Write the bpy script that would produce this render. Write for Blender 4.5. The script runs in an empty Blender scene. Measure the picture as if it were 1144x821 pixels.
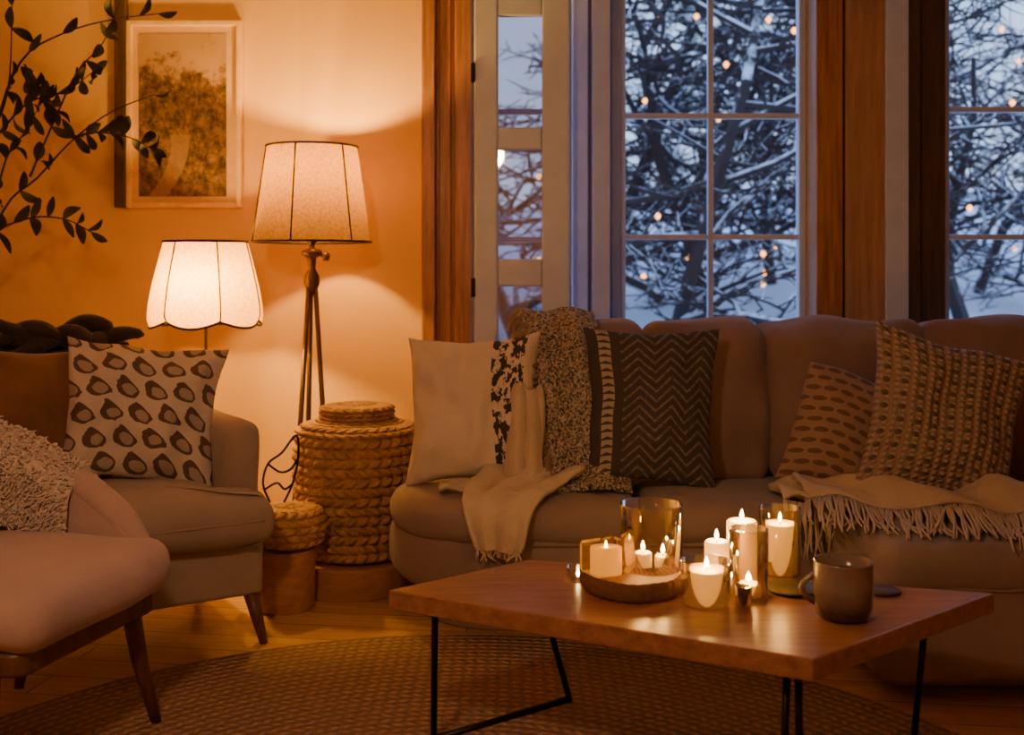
import bpy, math, random
from math import sin, cos, pi, radians, sqrt
from mathutils import Vector, Matrix, noise
random.seed(7)
SC = bpy.context.scene

# ---------------------------------------------------------------- node helpers
class N:
    def __init__(s, name):
        s.m = bpy.data.materials.new(name); s.m.use_nodes = True
        s.nt = s.m.node_tree
        s.b = s.nt.nodes['Principled BSDF']; s.out = s.nt.nodes['Material Output']
    def n(s, t, **k):
        nd = s.nt.nodes.new(t)
        for a, b in k.items(): setattr(nd, a, b)
        return nd
    def put(s, inp, v):
        if isinstance(v, bpy.types.NodeSocket): s.nt.links.new(v, inp)
        else:
            if isinstance(v, (tuple, list)) and len(v) == 3 and inp.type == 'RGBA': v = (*v, 1)
            inp.default_value = v
    def math(s, op, a, b=None, c=None):
        nd = s.n('ShaderNodeMath', operation=op)
        s.put(nd.inputs[0], a)
        if b is not None: s.put(nd.inputs[1], b)
        if c is not None: s.put(nd.inputs[2], c)
        return nd.outputs[0]
    def mix(s, f, a, b):
        nd = s.n('ShaderNodeMix', data_type='RGBA')
        s.put(nd.inputs[0], f); s.put(nd.inputs[6], a); s.put(nd.inputs[7], b)
        return nd.outputs[2]
    def noise(s, vec, scale, detail=4, rough=.5):
        nd = s.n('ShaderNodeTexNoise'); s.put(nd.inputs['Vector'], vec)
        nd.inputs['Scale'].default_value = scale; nd.inputs['Detail'].default_value = detail
        nd.inputs['Roughness'].default_value = rough
        return nd.outputs['Fac']
    def voro(s, vec, scale, feature='F1'):
        nd = s.n('ShaderNodeTexVoronoi', feature=feature); s.put(nd.inputs['Vector'], vec)
        nd.inputs['Scale'].default_value = scale
        return nd.outputs['Distance']
    def coord(s, k='Object', scale=None):
        o = s.n('ShaderNodeTexCoord').outputs[k]
        if scale:
            mp = s.n('ShaderNodeMapping'); s.put(mp.inputs[0], o); mp.inputs['Scale'].default_value = scale
            o = mp.outputs[0]
        return o
    def sep(s, v):
        nd = s.n('ShaderNodeSeparateXYZ'); s.put(nd.inputs[0], v); return nd.outputs
    def ramp(s, f, a, b):
        nd = s.n('ShaderNodeMapRange'); s.put(nd.inputs[0], f)
        nd.inputs[1].default_value = a; nd.inputs[2].default_value = b
        return nd.outputs[0]
    def bump(s, h, strength=.5, dist=.01):
        nd = s.n('ShaderNodeBump'); s.put(nd.inputs['Height'], h)
        nd.inputs['Strength'].default_value = strength; nd.inputs['Distance'].default_value = dist
        s.nt.links.new(nd.outputs[0], s.b.inputs['Normal'])
    def set(s, col=None, rough=None, metal=None):
        if col is not None: s.put(s.b.inputs['Base Color'], col)
        if rough is not None: s.put(s.b.inputs['Roughness'], rough)
        if metal is not None: s.b.inputs['Metallic'].default_value = metal
        return s

def dark(c, k): return tuple(min(1, x * k) for x in c)

def fabric(name, col, col2=None, sc=350, bs=.5, rough=.9, sheen=.2):
    n = N(name); v = n.coord()
    f = n.noise(v, 6, 4); f2 = n.noise(v, sc, 2)
    c = n.mix(n.ramp(f, .3, .7), col, col2 or dark(col, .8))
    c = n.mix(n.math('MULTIPLY', f2, .45), c, dark(col, .45))
    n.set(c, rough); n.b.inputs['Sheen Weight'].default_value = sheen
    h = n.math('ADD', f2, n.math('MULTIPLY', n.noise(v, 14, 3), 1.5))
    n.bump(h, bs, .006)
    return n.m

def plain(name, col, rough=.6, metal=0, bs=0, sc=30):
    n = N(name); v = n.coord()
    f = n.noise(v, sc, 4)
    n.set(n.mix(f, dark(col, .85), dark(col, 1.12)), rough, metal)
    if bs: n.bump(f, bs, .005)
    return n.m

def wood(name, c1, c2, scale=(1.5, 22, 22), rough=.45, bs=.15, kind='Object'):
    n = N(name); v = n.coord(kind, scale)
    f = n.noise(v, 2.2, 6, .6); g = n.noise(v, 9, 3)
    t = n.ramp(n.math('ADD', n.math('MULTIPLY', f, .75), n.math('MULTIPLY', g, .25)), .35, .65)
    n.set(n.mix(t, c1, c2), rough); n.bump(f, bs, .004)
    return n.m

def emis(name, col, s):
    n = N(name); n.set(col, .5)
    n.put(n.b.inputs['Emission Color'], col); n.b.inputs['Emission Strength'].default_value = s
    return n.m

def glassm(name, tint=(1, 1, 1), gl=.12, rough=.02):
    n = N(name)
    t = n.n('ShaderNodeBsdfTransparent'); n.put(t.inputs[0], tint)
    g = n.n('ShaderNodeBsdfGlossy'); g.inputs['Roughness'].default_value = rough
    lw = n.n('ShaderNodeLayerWeight'); lw.inputs[0].default_value = .35
    fac = n.math('ADD', n.math('MULTIPLY', lw.outputs['Fresnel'], .8), gl * .3)
    mx = n.n('ShaderNodeMixShader'); n.put(mx.inputs[0], fac)
    n.nt.links.new(t.outputs[0], mx.inputs[1]); n.nt.links.new(g.outputs[0], mx.inputs[2])
    n.nt.links.new(mx.outputs[0], n.out.inputs[0])
    return n.m

# ---------------------------------------------------------------- geometry helpers
def mk(name, verts, faces, mat, parent=None, smooth=True, uv=None, world=False):
    me = bpy.data.meshes.new(name)
    me.from_pydata([tuple(v) for v in verts], [], faces); me.update()
    if smooth: me.polygons.foreach_set('use_smooth', [True] * len(me.polygons))
    if uv:
        l = me.uv_layers.new(name='UVMap')
        for lp in me.loops: l.data[lp.index].uv = uv[lp.vertex_index]
    if mat: me.materials.append(mat)
    o = bpy.data.objects.new(name, me); SC.collection.objects.link(o)
    if parent: par(o, parent, world)
    return o

def par(o, p, world=False):
    o.parent = p
    if world: o.matrix_parent_inverse = p.matrix_basis.inverted()

def group(name, loc=(0, 0, 0), rz=0):
    e = bpy.data.objects.new(name, None); SC.collection.objects.link(e)
    e.location = loc; e.rotation_euler = (0, 0, rz); e.empty_display_size = .1
    return e

class MB:
    def __init__(s): s.v = []; s.f = []
    def tube(s, pts, rad, sides=8, cap=True):
        pts = [Vector(p) for p in pts]; n = len(pts)
        if not isinstance(rad, (list, tuple)): rad = [rad] * n
        b = len(s.v); up = None
        for i, p in enumerate(pts):
            t = (pts[min(i + 1, n - 1)] - pts[max(i - 1, 0)])
            if t.length < 1e-9: t = Vector((0, 0, 1))
            t.normalize()
            if up is None:
                up = t.orthogonal().normalized()
            up = (up - t * up.dot(t))
            up = up.normalized() if up.length > 1e-6 else t.orthogonal().normalized()
            w = t.cross(up)
            for k in range(sides):
                a = 2 * pi * k / sides
                s.v.append(p + (up * cos(a) + w * sin(a)) * rad[i])
        for i in range(n - 1):
            for k in range(sides):
                k2 = (k + 1) % sides
                s.f.append((b + i * sides + k, b + i * sides + k2, b + (i + 1) * sides + k2, b + (i + 1) * sides + k))
        if cap:
            s.f.append(tuple(b + k for k in reversed(range(sides))))
            s.f.append(tuple(b + (n - 1) * sides + k for k in range(sides)))
    def box(s, x0, x1, y0, y1, z0, z1):
        b = len(s.v)
        for z in (z0, z1):
            for x, y in ((x0, y0), (x1, y0), (x1, y1), (x0, y1)): s.v.append(Vector((x, y, z)))
        for f in ((3, 2, 1, 0), (4, 5, 6, 7), (0, 1, 5, 4), (1, 2, 6, 5), (2, 3, 7, 6), (3, 0, 4, 7)):
            s.f.append(tuple(b + i for i in f))
    def obj(s, name, mat, parent=None, smooth=True, bevel=0, world=False):
        o = mk(name, s.v, s.f, mat, parent, smooth, world=world)
        if bevel:
            m = o.modifiers.new('b', 'BEVEL'); m.width = bevel; m.segments = 2; m.limit_method = 'ANGLE'
        return o

def box(name, x0, x1, y0, y1, z0, z1, mat, parent=None, bevel=.004, world=False):
    m = MB(); m.box(x0, x1, y0, y1, z0, z1)
    return m.obj(name, mat, parent, False, bevel, world)

def lathe(name, prof, mat, parent=None, segs=48, loc=(0, 0, 0), fn=None, world=False, closed=False):
    v = []; f = []; n = len(prof)
    for i in range(segs):
        a = 2 * pi * i / segs
        for (r, z) in prof:
            if fn: r, z = fn(a, r, z)
            v.append((r * cos(a) + loc[0], r * sin(a) + loc[1], z + loc[2]))
    for i in range(segs):
        j = (i + 1) % segs
        for k in range(n - 1):
            f.append((i * n + k, j * n + k, j * n + k + 1, i * n + k + 1))
        if closed: f.append((i * n + n - 1, j * n + n - 1, j * n, i * n))
    return mk(name, v, f, mat, parent, True, world=world)

def smooth_angle(o, ang=40):
    m = o.modifiers.new('e', 'EDGE_SPLIT'); m.split_angle = radians(ang); return o

def pillow(name, w, h, t, mat, loc, rot, parent=None, n=40, seed=0, wr=.013, pinch=.10):
    v = []; f = []; uv = []
    rnd = random.Random(seed)
    cj = [(rnd.uniform(-.018, .018), rnd.uniform(-.018, .018)) for _ in range(4)]
    for s in (-1, 1):
        for j in range(n + 1):
            for i in range(n + 1):
                u = sin(pi / 2 * (-1 + 2 * i / n)); q = sin(pi / 2 * (-1 + 2 * j / n))
                x = u * w / 2 * (1 - pinch * (1 - q * q)); z = q * h / 2 * (1 - pinch * (1 - u * u))
                a_, b_ = (u + 1) / 2, (q + 1) / 2
                for (cx_, cz_), wt in zip(cj, ((1 - a_) * (1 - b_), a_ * (1 - b_), a_ * b_, (1 - a_) * b_)):
                    x += cx_ * wt; z += cz_ * wt
                th = t / 2 * max(0, (1 - u ** 2) * (1 - q ** 2)) ** .46
                k = (1 - u ** 4) * (1 - q ** 4)
                an = math.atan2(abs(q), abs(u) + 1e-6); rad_ = sqrt(u * u + q * q)
                cre = sin(an * 11 + seed * 1.3) * .45 * max(0, rad_ - .5)
                wn = noise.noise(Vector((x * 7 + seed, z * 5, s * 3 + seed))) * 1.6 + noise.noise(Vector((x * 19, z * 11 + seed, s * 9))) * .7 + cre
                wr2 = wr * wn * (.35 + k)
                edge = min(1, (1 - abs(u)) * 6) * min(1, (1 - abs(q)) * 6)
                v.append((x + noise.noise(Vector((z * 6, seed, 2))) * .016, s * (th + wr2 * edge), z + noise.noise(Vector((x * 6, seed, 5))) * .016))
                uv.append(((u + 1) / 2, (q + 1) / 2))
    m = (n + 1) ** 2
    for s in (0, 1):
        for j in range(n):
            for i in range(n):
                a = s * m + j * (n + 1) + i
                q = (a, a + 1, a + n + 2, a + n + 1)
                f.append(q if s == 0 else q[::-1])
    o = mk(name, v, f, mat, parent, uv=uv)
    wl = o.modifiers.new('w', 'WELD'); wl.merge_threshold = .0008
    o.location = loc; o.rotation_euler = [radians(a) for a in rot]
    return o

def softbox(name, x0, x1, y0, y1, z0, z1, r, puff, mat, parent=None, n=18, seed=0, wr=.006, tilt=0, world=False, pz=.6):
    hx, hy, hz = (x1 - x0) / 2, (y1 - y0) / 2, (z1 - z0) / 2
    c = Vector(((x0 + x1) / 2, (y0 + y1) / 2, (z0 + z1) / 2)); r = min(r, hx * .99, hy * .99, hz * .99)
    v = []; f = []
    for ax in range(3):
        for s in (-1, 1):
            b = len(v)
            for j in range(n + 1):
                for i in range(n + 1):
                    p = [0, 0, 0]; p[ax] = s
                    p[(ax + 1) % 3] = sin(pi / 2 * (-1 + 2 * i / n)); p[(ax + 2) % 3] = sin(pi / 2 * (-1 + 2 * j / n))
                    P = Vector((p[0] * hx, p[1] * hy, p[2] * hz))
                    I = Vector((max(-hx + r, min(hx - r, P.x)), max(-hy + r, min(hy - r, P.y)), max(-hz + r, min(hz - r, P.z))))
                    d = P - I
                    if d.length > 1e-9: P = I + d.normalized() * r
                    k = [1 - (P.x / hx) ** 2, 1 - (P.y / hy) ** 2, 1 - (P.z / hz) ** 2]
                    P.x += math.copysign(1, P.x) * puff * .3 * k[1] * k[2] * (abs(P.x) / hx) ** 2
                    P.y += math.copysign(1, P.y) * puff * k[0] * k[2] * (abs(P.y) / hy) ** 2
                    P.z += math.copysign(1, P.z) * puff * pz * k[0] * k[1] * (abs(P.z) / hz) ** 2
                    Q = P * 5 + Vector((seed, seed, seed))
                    P += Vector((noise.noise(Q), noise.noise(Q + Vector((9, 0, 0))), noise.noise(Q + Vector((0, 9, 0))))) * wr * 2
                    P.y += noise.noise(Vector((P.x * 11 + seed, P.y * 4, P.z * 7))) * wr
                    P.y += tilt * (P.z + hz)
                    v.append(P + c)
            for j in range(n):
                for i in range(n):
                    a = b + j * (n + 1) + i; q = (a, a + 1, a + n + 2, a + n + 1)
                    f.append(q if s > 0 else q[::-1])
    o = mk(name, v, f, mat, parent, world=world)
    wl = o.modifiers.new('w', 'WELD'); wl.merge_threshold = .0008
    return o

def rrect(x0, x1, y0, y1, rr, seg=14):
    pts = []
    cs = [(x1, y0, -90, rr[1]), (x1, y1, 0, rr[2]), (x0, y1, 90, rr[3]), (x0, y0, 180, rr[0])]
    for (cx, cy, a0, r) in cs:
        ox = cx - r if cx == x1 else cx + r; oy = cy - r if cy == y1 else cy + r
        for k in range(seg + 1):
            a = radians(a0 + 90 * k / seg); pts.append((ox + r * cos(a), oy + r * sin(a)))
    return resample(pts)

def resample(pts, step=.035):
    out = []
    n = len(pts)
    for i in range(n):
        a, b = Vector(pts[i]), Vector(pts[(i + 1) % n]); L = (b - a).length
        if L < 1e-6: continue
        m = max(1, int(L / step))
        for k in range(m): out.append(tuple(a.lerp(b, k / m)))
    return out

def chaikin(pts, it=3, w=.25):
    for _ in range(it):
        o = []
        for i in range(len(pts)):
            a, b = Vector(pts[i]), Vector(pts[(i + 1) % len(pts)])
            o.append(tuple(a.lerp(b, w))); o.append(tuple(a.lerp(b, 1 - w)))
        pts = o
    return pts

def slab(name, outl, z0, z1, r, puff, mat, parent=None, seed=0, wr=.004, world=False, center=None):
    n = len(outl); P = [Vector(p) for p in outl]; nor = []
    for i in range(n):
        t = P[(i + 1) % n] - P[i - 1]; t.normalize(); nor.append(Vector((t.y, -t.x)))
    c = Vector(center) if center else sum(P, Vector((0, 0))) / n
    r = min(r, (z1 - z0) / 2 * .98)
    rings = []
    for k in range(7):
        a = pi / 2 * k / 6; rings.append((r * (1 - sin(a)), z0 + r * (1 - cos(a)), 1))
    for k in range(7):
        a = pi / 2 * k / 6; rings.append((r * (1 - cos(a)), z1 - r * (1 - sin(a)), 1))
    v = []; f = []
    def add(inset, z, s, pf=0):
        for i in range(n):
            q = P[i] - nor[i] * inset; q = c + (q - c) * s
            X = Vector((q.x, q.y, z + pf)); Q = X * 6 + Vector((seed, 0, 0))
            X += Vector((noise.noise(Q), noise.noise(Q + Vector((5, 5, 0))), noise.noise(Q + Vector((0, 7, 7))))) * wr * 2
            v.append(X)
    cnt = 0
    for s in (.3, .7): add(r, z0, s); cnt += 1
    for (ins, z, s) in rings: add(ins, z, s); cnt += 1
    for s in (.93, .85, .72, .55, .38, .2, .05): add(r, z1, s, puff * (1 - s ** 2)); cnt += 1
    for k in range(cnt - 1):
        for i in range(n):
            j = (i + 1) % n; f.append((k * n + i, k * n + j, (k + 1) * n + j, (k + 1) * n + i))
    f.append(tuple((cnt - 1) * n + i for i in range(n))); f.append(tuple(reversed(range(n))))
    return mk(name, v, f, mat, parent, world=world)

def cr(pts, t):
    n = len(pts) - 1; x = min(max(t, 0), 1) * n; i = min(int(x), n - 1); u = x - i
    p = [Vector(pts[max(0, min(n, i + k))]) for k in (-1, 0, 1, 2)]
    return .5 * ((2 * p[1]) + (p[2] - p[0]) * u + (2 * p[0] - 5 * p[1] + 4 * p[2] - p[3]) * u * u + (-p[0] + 3 * p[1] - 3 * p[2] + p[3]) * u ** 3)

def cloth(name, fn, nu, nv, th, mat, parent=None, world=False):
    v = []; f = []; uv = []
    for j in range(nv + 1):
        for i in range(nu + 1):
            v.append(fn(i / nu, j / nv)); uv.append((i / nu, j / nv))
    for j in range(nv):
        for i in range(nu):
            a = j * (nu + 1) + i; f.append((a, a + 1, a + nu + 2, a + nu + 1))
    o = mk(name, v, f, mat, parent, uv=uv, world=world)
    if th:
        s = o.modifiers.new('s', 'SOLIDIFY'); s.thickness = th; s.offset = 0
    return o

# ---------------------------------------------------------------- materials
def wallmat(name, c):
    n = N(name); v = n.coord()
    f = n.noise(v, 1.6, 5); g = n.noise(v, 60, 4)
    n.set(n.mix(f, dark(c, .9), c), .85); n.bump(g, .12, .004); return n.m
m_wall = wallmat('plaster_warm', (.80, .54, .19))
m_ceil = wallmat('plaster_ceiling', (.6, .5, .34))
m_trimwood = wood('casing_wood', (.24, .105, .04), (.52, .26, .10), (20, 20, 1.2), .4)
m_trimwood2 = wood('casing_wood_light', (.34, .19, .11), (.54, .33, .20), (20, 20, 1.2), .45)
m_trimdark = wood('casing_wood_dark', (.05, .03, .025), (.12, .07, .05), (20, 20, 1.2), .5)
m_white = plain('painted_white', (.58, .68, .92), .45, bs=.1, sc=12)
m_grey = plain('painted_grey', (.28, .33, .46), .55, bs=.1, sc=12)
m_winglass = glassm('window_glass', (.96, .98, 1), .06)

n = N('floor_boards')
v = n.coord('Object'); br = n.n('ShaderNodeTexBrick'); mp = n.n('ShaderNodeMapping')
n.put(mp.inputs[0], v); mp.inputs['Rotation'].default_value = (0, 0, radians(8)); n.put(br.inputs[0], mp.outputs[0])
br.inputs['Scale'].default_value = 1; br.inputs['Brick Width'].default_value = 1.8; br.inputs['Row Height'].default_value = .14
br.inputs['Mortar Size'].default_value = .003; br.offset = .37
n.put(br.inputs['Color1'], (.56, .33, .10)); n.put(br.inputs['Color2'], (.72, .46, .15)); n.put(br.inputs['Mortar'], (.05, .025, .01))
mp2 = n.n('ShaderNodeMapping'); n.put(mp2.inputs[0], mp.outputs[0]); mp2.inputs['Scale'].default_value = (1.5, 26, 1)
g = n.noise(mp2.outputs[0], 2, 6, .65)
n.set(n.mix(n.ramp(g, .35, .7), br.outputs[0], (.40, .21, .065)), .36); n.bump(g, .12, .003); m_floor = n.m

m_sofa = fabric('sofa_fabric', (.32, .235, .21), (.25, .18, .16), 420, .35)
m_sofab = fabric('sofa_back_fabric', (.31, .21, .185), (.235, .155, .135), 420, .35)
m_chair = fabric('armchair_fabric', (.44, .35, .29), (.36, .28, .23), 420, .4)
m_pink = fabric('rose_fabric', (.60, .435, .385), (.51, .355, .31), 420, .4)
m_brown = fabric('velvet_brown', (.24, .10, .03), (.13, .053, .018), 200, .3, .7, .6)
m_cream = fabric('cream_wool', (.74, .61, .45), (.58, .46, .32), 260, .8)
m_fringe = fabric('cream_fringe', (.68, .55, .41), (.52, .40, .28), 260, .8)
m_fringe2 = fabric('tan_fringe', (.42, .29, .18), (.25, .17, .10), 260, .8)
m_fluff = fabric('sheepskin_wool', (.80, .66, .54), (.66, .52, .40), 120, .6)
m_darkcl = fabric('dark_cloth', (.035, .022, .016), (.02, .013, .01), 200, .6, .75)
m_legs = wood('walnut_legs', (.09, .04, .022), (.16, .07, .035), (20, 20, 2), .4)
m_table = wood('table_wood', (.22, .098, .05), (.40, .195, .105), (3, 26, 20), .3, .12)
m_metal = plain('black_metal', (.02, .018, .016), .4, .9)
m_brass = plain('aged_brass', (.15, .095, .045), .42, .9)
m_plinth = wood('plinth_wood', (.34, .16, .07), (.48, .25, .12), (3, 20, 20), .5)
m_leaf = plain('dried_leaf', (.025, .021, .010), .6, 0, .3, 20)
m_stem = plain('twig_bark', (.030, .021, .014), .8, 0, .3, 60)
m_vase = plain('stoneware', (.30, .22, .16), .6, 0, .2, 40)
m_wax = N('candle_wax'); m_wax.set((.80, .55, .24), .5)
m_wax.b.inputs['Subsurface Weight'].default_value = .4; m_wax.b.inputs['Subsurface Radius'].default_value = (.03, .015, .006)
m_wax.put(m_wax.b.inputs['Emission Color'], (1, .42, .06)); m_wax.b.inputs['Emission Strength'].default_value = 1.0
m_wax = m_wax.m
m_flame = emis('candle_flame', (1, .66, .24), 60)
m_bulb = emis('warm_bulb', (1, .66, .24), 25)
m_glass = glassm('clear_glass', (.98, .95, .88), .3)
m_amber = glassm('amber_glass', (.95, .74, .28), .25, .08)

def straw(name, c1, c2):
    n = N(name); v = n.coord(); f = n.noise(v, 160, 3); g = n.noise(v, 18, 4)
    n.set(n.mix(n.ramp(n.math('ADD', n.math('MULTIPLY', f, .5), n.math('MULTIPLY', g, .5)), .35, .65), c1, c2), .75)
    n.bump(f, .6, .004); return n.m
m_straw = straw('seagrass', (.29, .15, .05), (.60, .36, .14))

# rug : concentric braids
n = N('jute_braid'); v = n.coord(); s = n.sep(v)
r = n.math('SQRT', n.math('ADD', n.math('MULTIPLY', s[0], s[0]), n.math('MULTIPLY', s[1], s[1])))
th = n.math('ARCTAN2', s[1], s[0])
row = n.math('MULTIPLY', r, 31.0); fr = n.math('FRACT', row); fl = n.math('FLOOR', row)
ring = n.math('SINE', n.math('MULTIPLY', fr, pi))
alt = n.math('SUBTRACT', n.math('MULTIPLY', n.math('MODULO', fl, 2.0), 2.0), 1.0)
ph = n.math('ADD', n.math('MULTIPLY', n.math('MULTIPLY', th, fl), 6.0), n.math('MULTIPLY', n.math('MULTIPLY', fr, alt), 3.0))
br_ = n.math('ADD', n.math('MULTIPLY', n.math('SINE', ph), .5), .5)
h = n.math('MULTIPLY', ring, n.math('ADD', n.math('MULTIPLY', br_, .7), .3))
g = n.noise(v, 5, 4); g2 = n.noise(v, 90, 3)
c = n.mix(n.math('ADD', n.math('MULTIPLY', h, .7), n.math('MULTIPLY', g2, .3)), (.14, .075, .042), (.56, .37, .245)); c = n.mix(n.math('MULTIPLY', n.ramp(g, .35, .7), .45), c, (.31, .18, .115))
n.set(c, .9); n.bump(n.math('ADD', h, n.math('MULTIPLY', g2, .5)), 1, .014); m_rug = n.m

def uvpat(name):
    n = N(name); s = n.sep(n.coord('UV')); return n, s[0], s[1]
def finish(n, c, extra=None, bs=.6, sc=300):
    v = n.coord(); f = n.noise(v, sc, 2)
    c2 = n.mix(n.math('MULTIPLY', f, .35), c, (.12, .09, .07))
    n.set(c2, .9); h = f if extra is None else n.math('ADD', n.math('MULTIPLY', f, .5), n.math('MULTIPLY', extra, 2.0))
    n.bump(h, bs, .008); return n.m
def distf(n, ax, ay, sx, sy, ox=0, oy=0):
    a = n.math('DIVIDE', n.math('SUBTRACT', ax, ox), sx); b = n.math('DIVIDE', n.math('SUBTRACT', ay, oy), sy)
    return n.math('SQRT', n.math('ADD', n.math('MULTIPLY', a, a), n.math('MULTIPLY', b, b)))
# chevron
n, u, v = uvpat('chevron_weave')
zz = n.math('ABSOLUTE', n.math('SUBTRACT', n.math('FRACT', n.math('MULTIPLY', u, 4.0)), .5))
st = n.math('FRACT', n.math('ADD', n.math('MULTIPLY', v, 15.0), n.math('MULTIPLY', zz, 3.0)))
ln = n.math('LESS_THAN', st, .30)
du = n.math('SUBTRACT', n.math('FRACT', n.math('MULTIPLY', v, 20.0)), .5)
dash = n.math('MULTIPLY', n.math('LESS_THAN', n.math('ABSOLUTE', n.math('SUBTRACT', u, .12)), .045), n.math('GREATER_THAN', n.math('ADD', du, n.math('MULTIPLY', n.math('ABSOLUTE', n.math('SUBTRACT', u, .12)), 7.0)), -.02))
inr = n.math('GREATER_THAN', u, .24)
f = n.math('MULTIPLY', ln, inr)
k1 = n.math('MULTIPLY', f, n.ramp(n.noise(n.coord(), 90, 2), .2, .65))
c = n.mix(k1, (.042, .038, .048), (.22, .20, .195)); c = n.mix(n.math('MULTIPLY', dash, .9), c, (.44, .40, .33))
m_chev = finish(n, c, n.math('MAXIMUM', f, dash))
# drop motif
n, u, v = uvpat('drop_print')
row = n.math('FLOOR', n.math('MULTIPLY', v, 5.5)); off = n.math('MULTIPLY', n.math('MODULO', row, 2.0), .5)
cx = n.math('SUBTRACT', n.math('FRACT', n.math('ADD', n.math('MULTIPLY', u, 5.2), off)), .5)
cy = n.math('SUBTRACT', n.math('FRACT', n.math('MULTIPLY', v, 5.5)), .5)
wob = n.math('MULTIPLY', n.math('SUBTRACT', n.noise(n.coord('UV', (1, 1, 1)), 14, 2), .5), .35)
cx = n.math('ADD', cx, wob); cy = n.math('ADD', cy, n.math('MULTIPLY', wob, -.7))
sk = n.math('ADD', cx, n.math('MULTIPLY', cy, .35))
tap = n.math('SUBTRACT', .36, n.math('MULTIPLY', cy, .42))
o1 = n.math('LESS_THAN', distf(n, n.math('DIVIDE', sk, tap), cy, 1.0, .42), 1.0)
i1 = n.math('LESS_THAN', distf(n, sk, cy, .24, .23, .06, -.10), 1.0)
c = n.mix(o1, (.82, .72, .61), (.14, .09, .065)); c = n.mix(i1, c, (.52, .42, .34))
m_drop = finish(n, c, None)
# knit dots
n, u, v = uvpat('knit_dots')
cx = n.math('SUBTRACT', n.math('FRACT', n.math('MULTIPLY', u, 9.0)), .5); cy = n.math('SUBTRACT', n.math('FRACT', n.math('MULTIPLY', v, 13.0)), .5)
d1 = n.math('LESS_THAN', distf(n, cx, cy, .22, .22), 1.0)
rib = n.math('SINE', n.math('MULTIPLY', u, 9 * 2 * pi * 2)); rb = n.math('MULTIPLY', n.math('ADD', rib, 1.0), .5)
rv = n.math('ABSOLUTE', n.math('SINE', n.math('MULTIPLY', v, 13 * pi * 2)))
c = n.mix(n.math('MULTIPLY', rb, rv), (.36, .26, .20), (.58, .45, .36)); c = n.mix(d1, c, (.14, .12, .08))
m_knit = finish(n, c, n.math('MULTIPLY', rb, rv), .9)
n, u, v = uvpat('rust_knit')
cx = n.math('SUBTRACT', n.math('FRACT', n.math('ADD', n.math('MULTIPLY', u, 7.0), n.math('MULTIPLY', n.math('FLOOR', n.math('MULTIPLY', v, 11.0)), .5))), .5); cy = n.math('SUBTRACT', n.math('FRACT', n.math('MULTIPLY', v, 11.0)), .5)
d1 = n.math('LESS_THAN', distf(n, cx, cy, .42, .24), 1.0)
c = n.mix(d1, (.36, .24, .185), (.16, .095, .07)); m_rust = finish(n, c, n.math('SUBTRACT', 1.0, d1), .9)
# cream with black embroidery
n, u, v = uvpat('cream_embroidered')
nz = n.noise(n.coord('UV', (1.6, 1, 1)), 13, 3, .6); band = n.math('LESS_THAN', n.math('ABSOLUTE', n.math('SUBTRACT', u, .79)), .13)
f = n.math('MULTIPLY', band, n.math('GREATER_THAN', nz, .5))
m_embr = finish(n, n.mix(f, (.80, .68, .54), (.035, .03, .03)), f)
# tweed
n = N('chunky_tweed'); v = n.coord(); a = n.noise(v, 110, 2, .7); b = n.voro(v, 85)
t = n.ramp(a, .40, .52)
c = n.mix(t, (.09, .075, .065), (.56, .47, .385)); n.set(c, .95); n.bump(n.math('SUBTRACT', 1.0, b), 1, .018); m_tweed = n.m

def shade(name, tint, mixf=.6):
    n = N(name); v = n.coord('Object', (1, 1, 1)); s = n.sep(v)
    th = n.math('ARCTAN2', s[1], s[0])
    w1 = n.math('SINE', n.math('MULTIPLY', th, 200.0)); w2 = n.math('SINE', n.math('MULTIPLY', s[2], 1000.0))
    w = n.math('ADD', n.math('MULTIPLY', n.math('ADD', w1, w2), .2), n.ramp(n.noise(v, 90, 3), .2, .8))
    c = n.mix(w, dark(tint, .5), tint)
    d = n.n('ShaderNodeBsdfDiffuse'); n.put(d.inputs[0], c)
    t = n.n('ShaderNodeBsdfTranslucent'); n.put(t.inputs[0], c)
    m = n.n('ShaderNodeMixShader'); m.inputs[0].default_value = mixf
    n.nt.links.new(d.outputs[0], m.inputs[1]); n.nt.links.new(t.outputs[0], m.inputs[2])
    n.nt.links.new(m.outputs[0], n.out.inputs[0]); return n.m
m_shade = shade('linen_shade', (.22, .115, .020), .52)
m_shade2 = shade('parchment_shade', (.52, .33, .08))

# ---------------------------------------------------------------- room shell
box('floor', -3.1, 3.3, -1.3, 5.2, -.1, 0, m_floor, bevel=0)
box('ceiling', -3.1, 3.3, -1.3, 5.2, 2.7, 2.8, m_ceil, bevel=0)
box('wall_left', -3.1, -3.0, -1.3, 5.2, 0, 2.7, m_wall, bevel=0)
box('wall_right', 3.2, 3.3, -1.3, 5.2, 0, 2.7, m_wall, bevel=0)
box('wall_rear', -3.0, 3.2, -1.3, -1.2, 0, 2.7, m_wall, bevel=0)
mk('wall_back', [(-3, 5, 0), (-.948, 5, 0), (-.388, 4.86, 0), (-.388, 5.2, 0), (-3, 5.2, 0)] + [(-3, 5, 2.7), (-.948, 5, 2.7), (-.388, 4.86, 2.7), (-.388, 5.2, 2.7), (-3, 5.2, 2.7)],
   [(0, 1, 6, 5), (1, 2, 7, 6), (2, 3, 8, 7), (3, 4, 9, 8), (4, 0, 5, 9), (4, 3, 2, 1, 0), (5, 6, 7, 8, 9)], m_wall, smooth=False)
m = MB()
m.box(-.388, 3.2, 4.88, 5.1, 0, .74); m.box(-.388, 3.2, 4.88, 5.1, 2.55, 2.7)
m.box(-.388, -.10, 4.9, 5.1, .74, 2.55); m.box(.26, .47, 4.93, 5.1, .74, 2.55)
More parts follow.
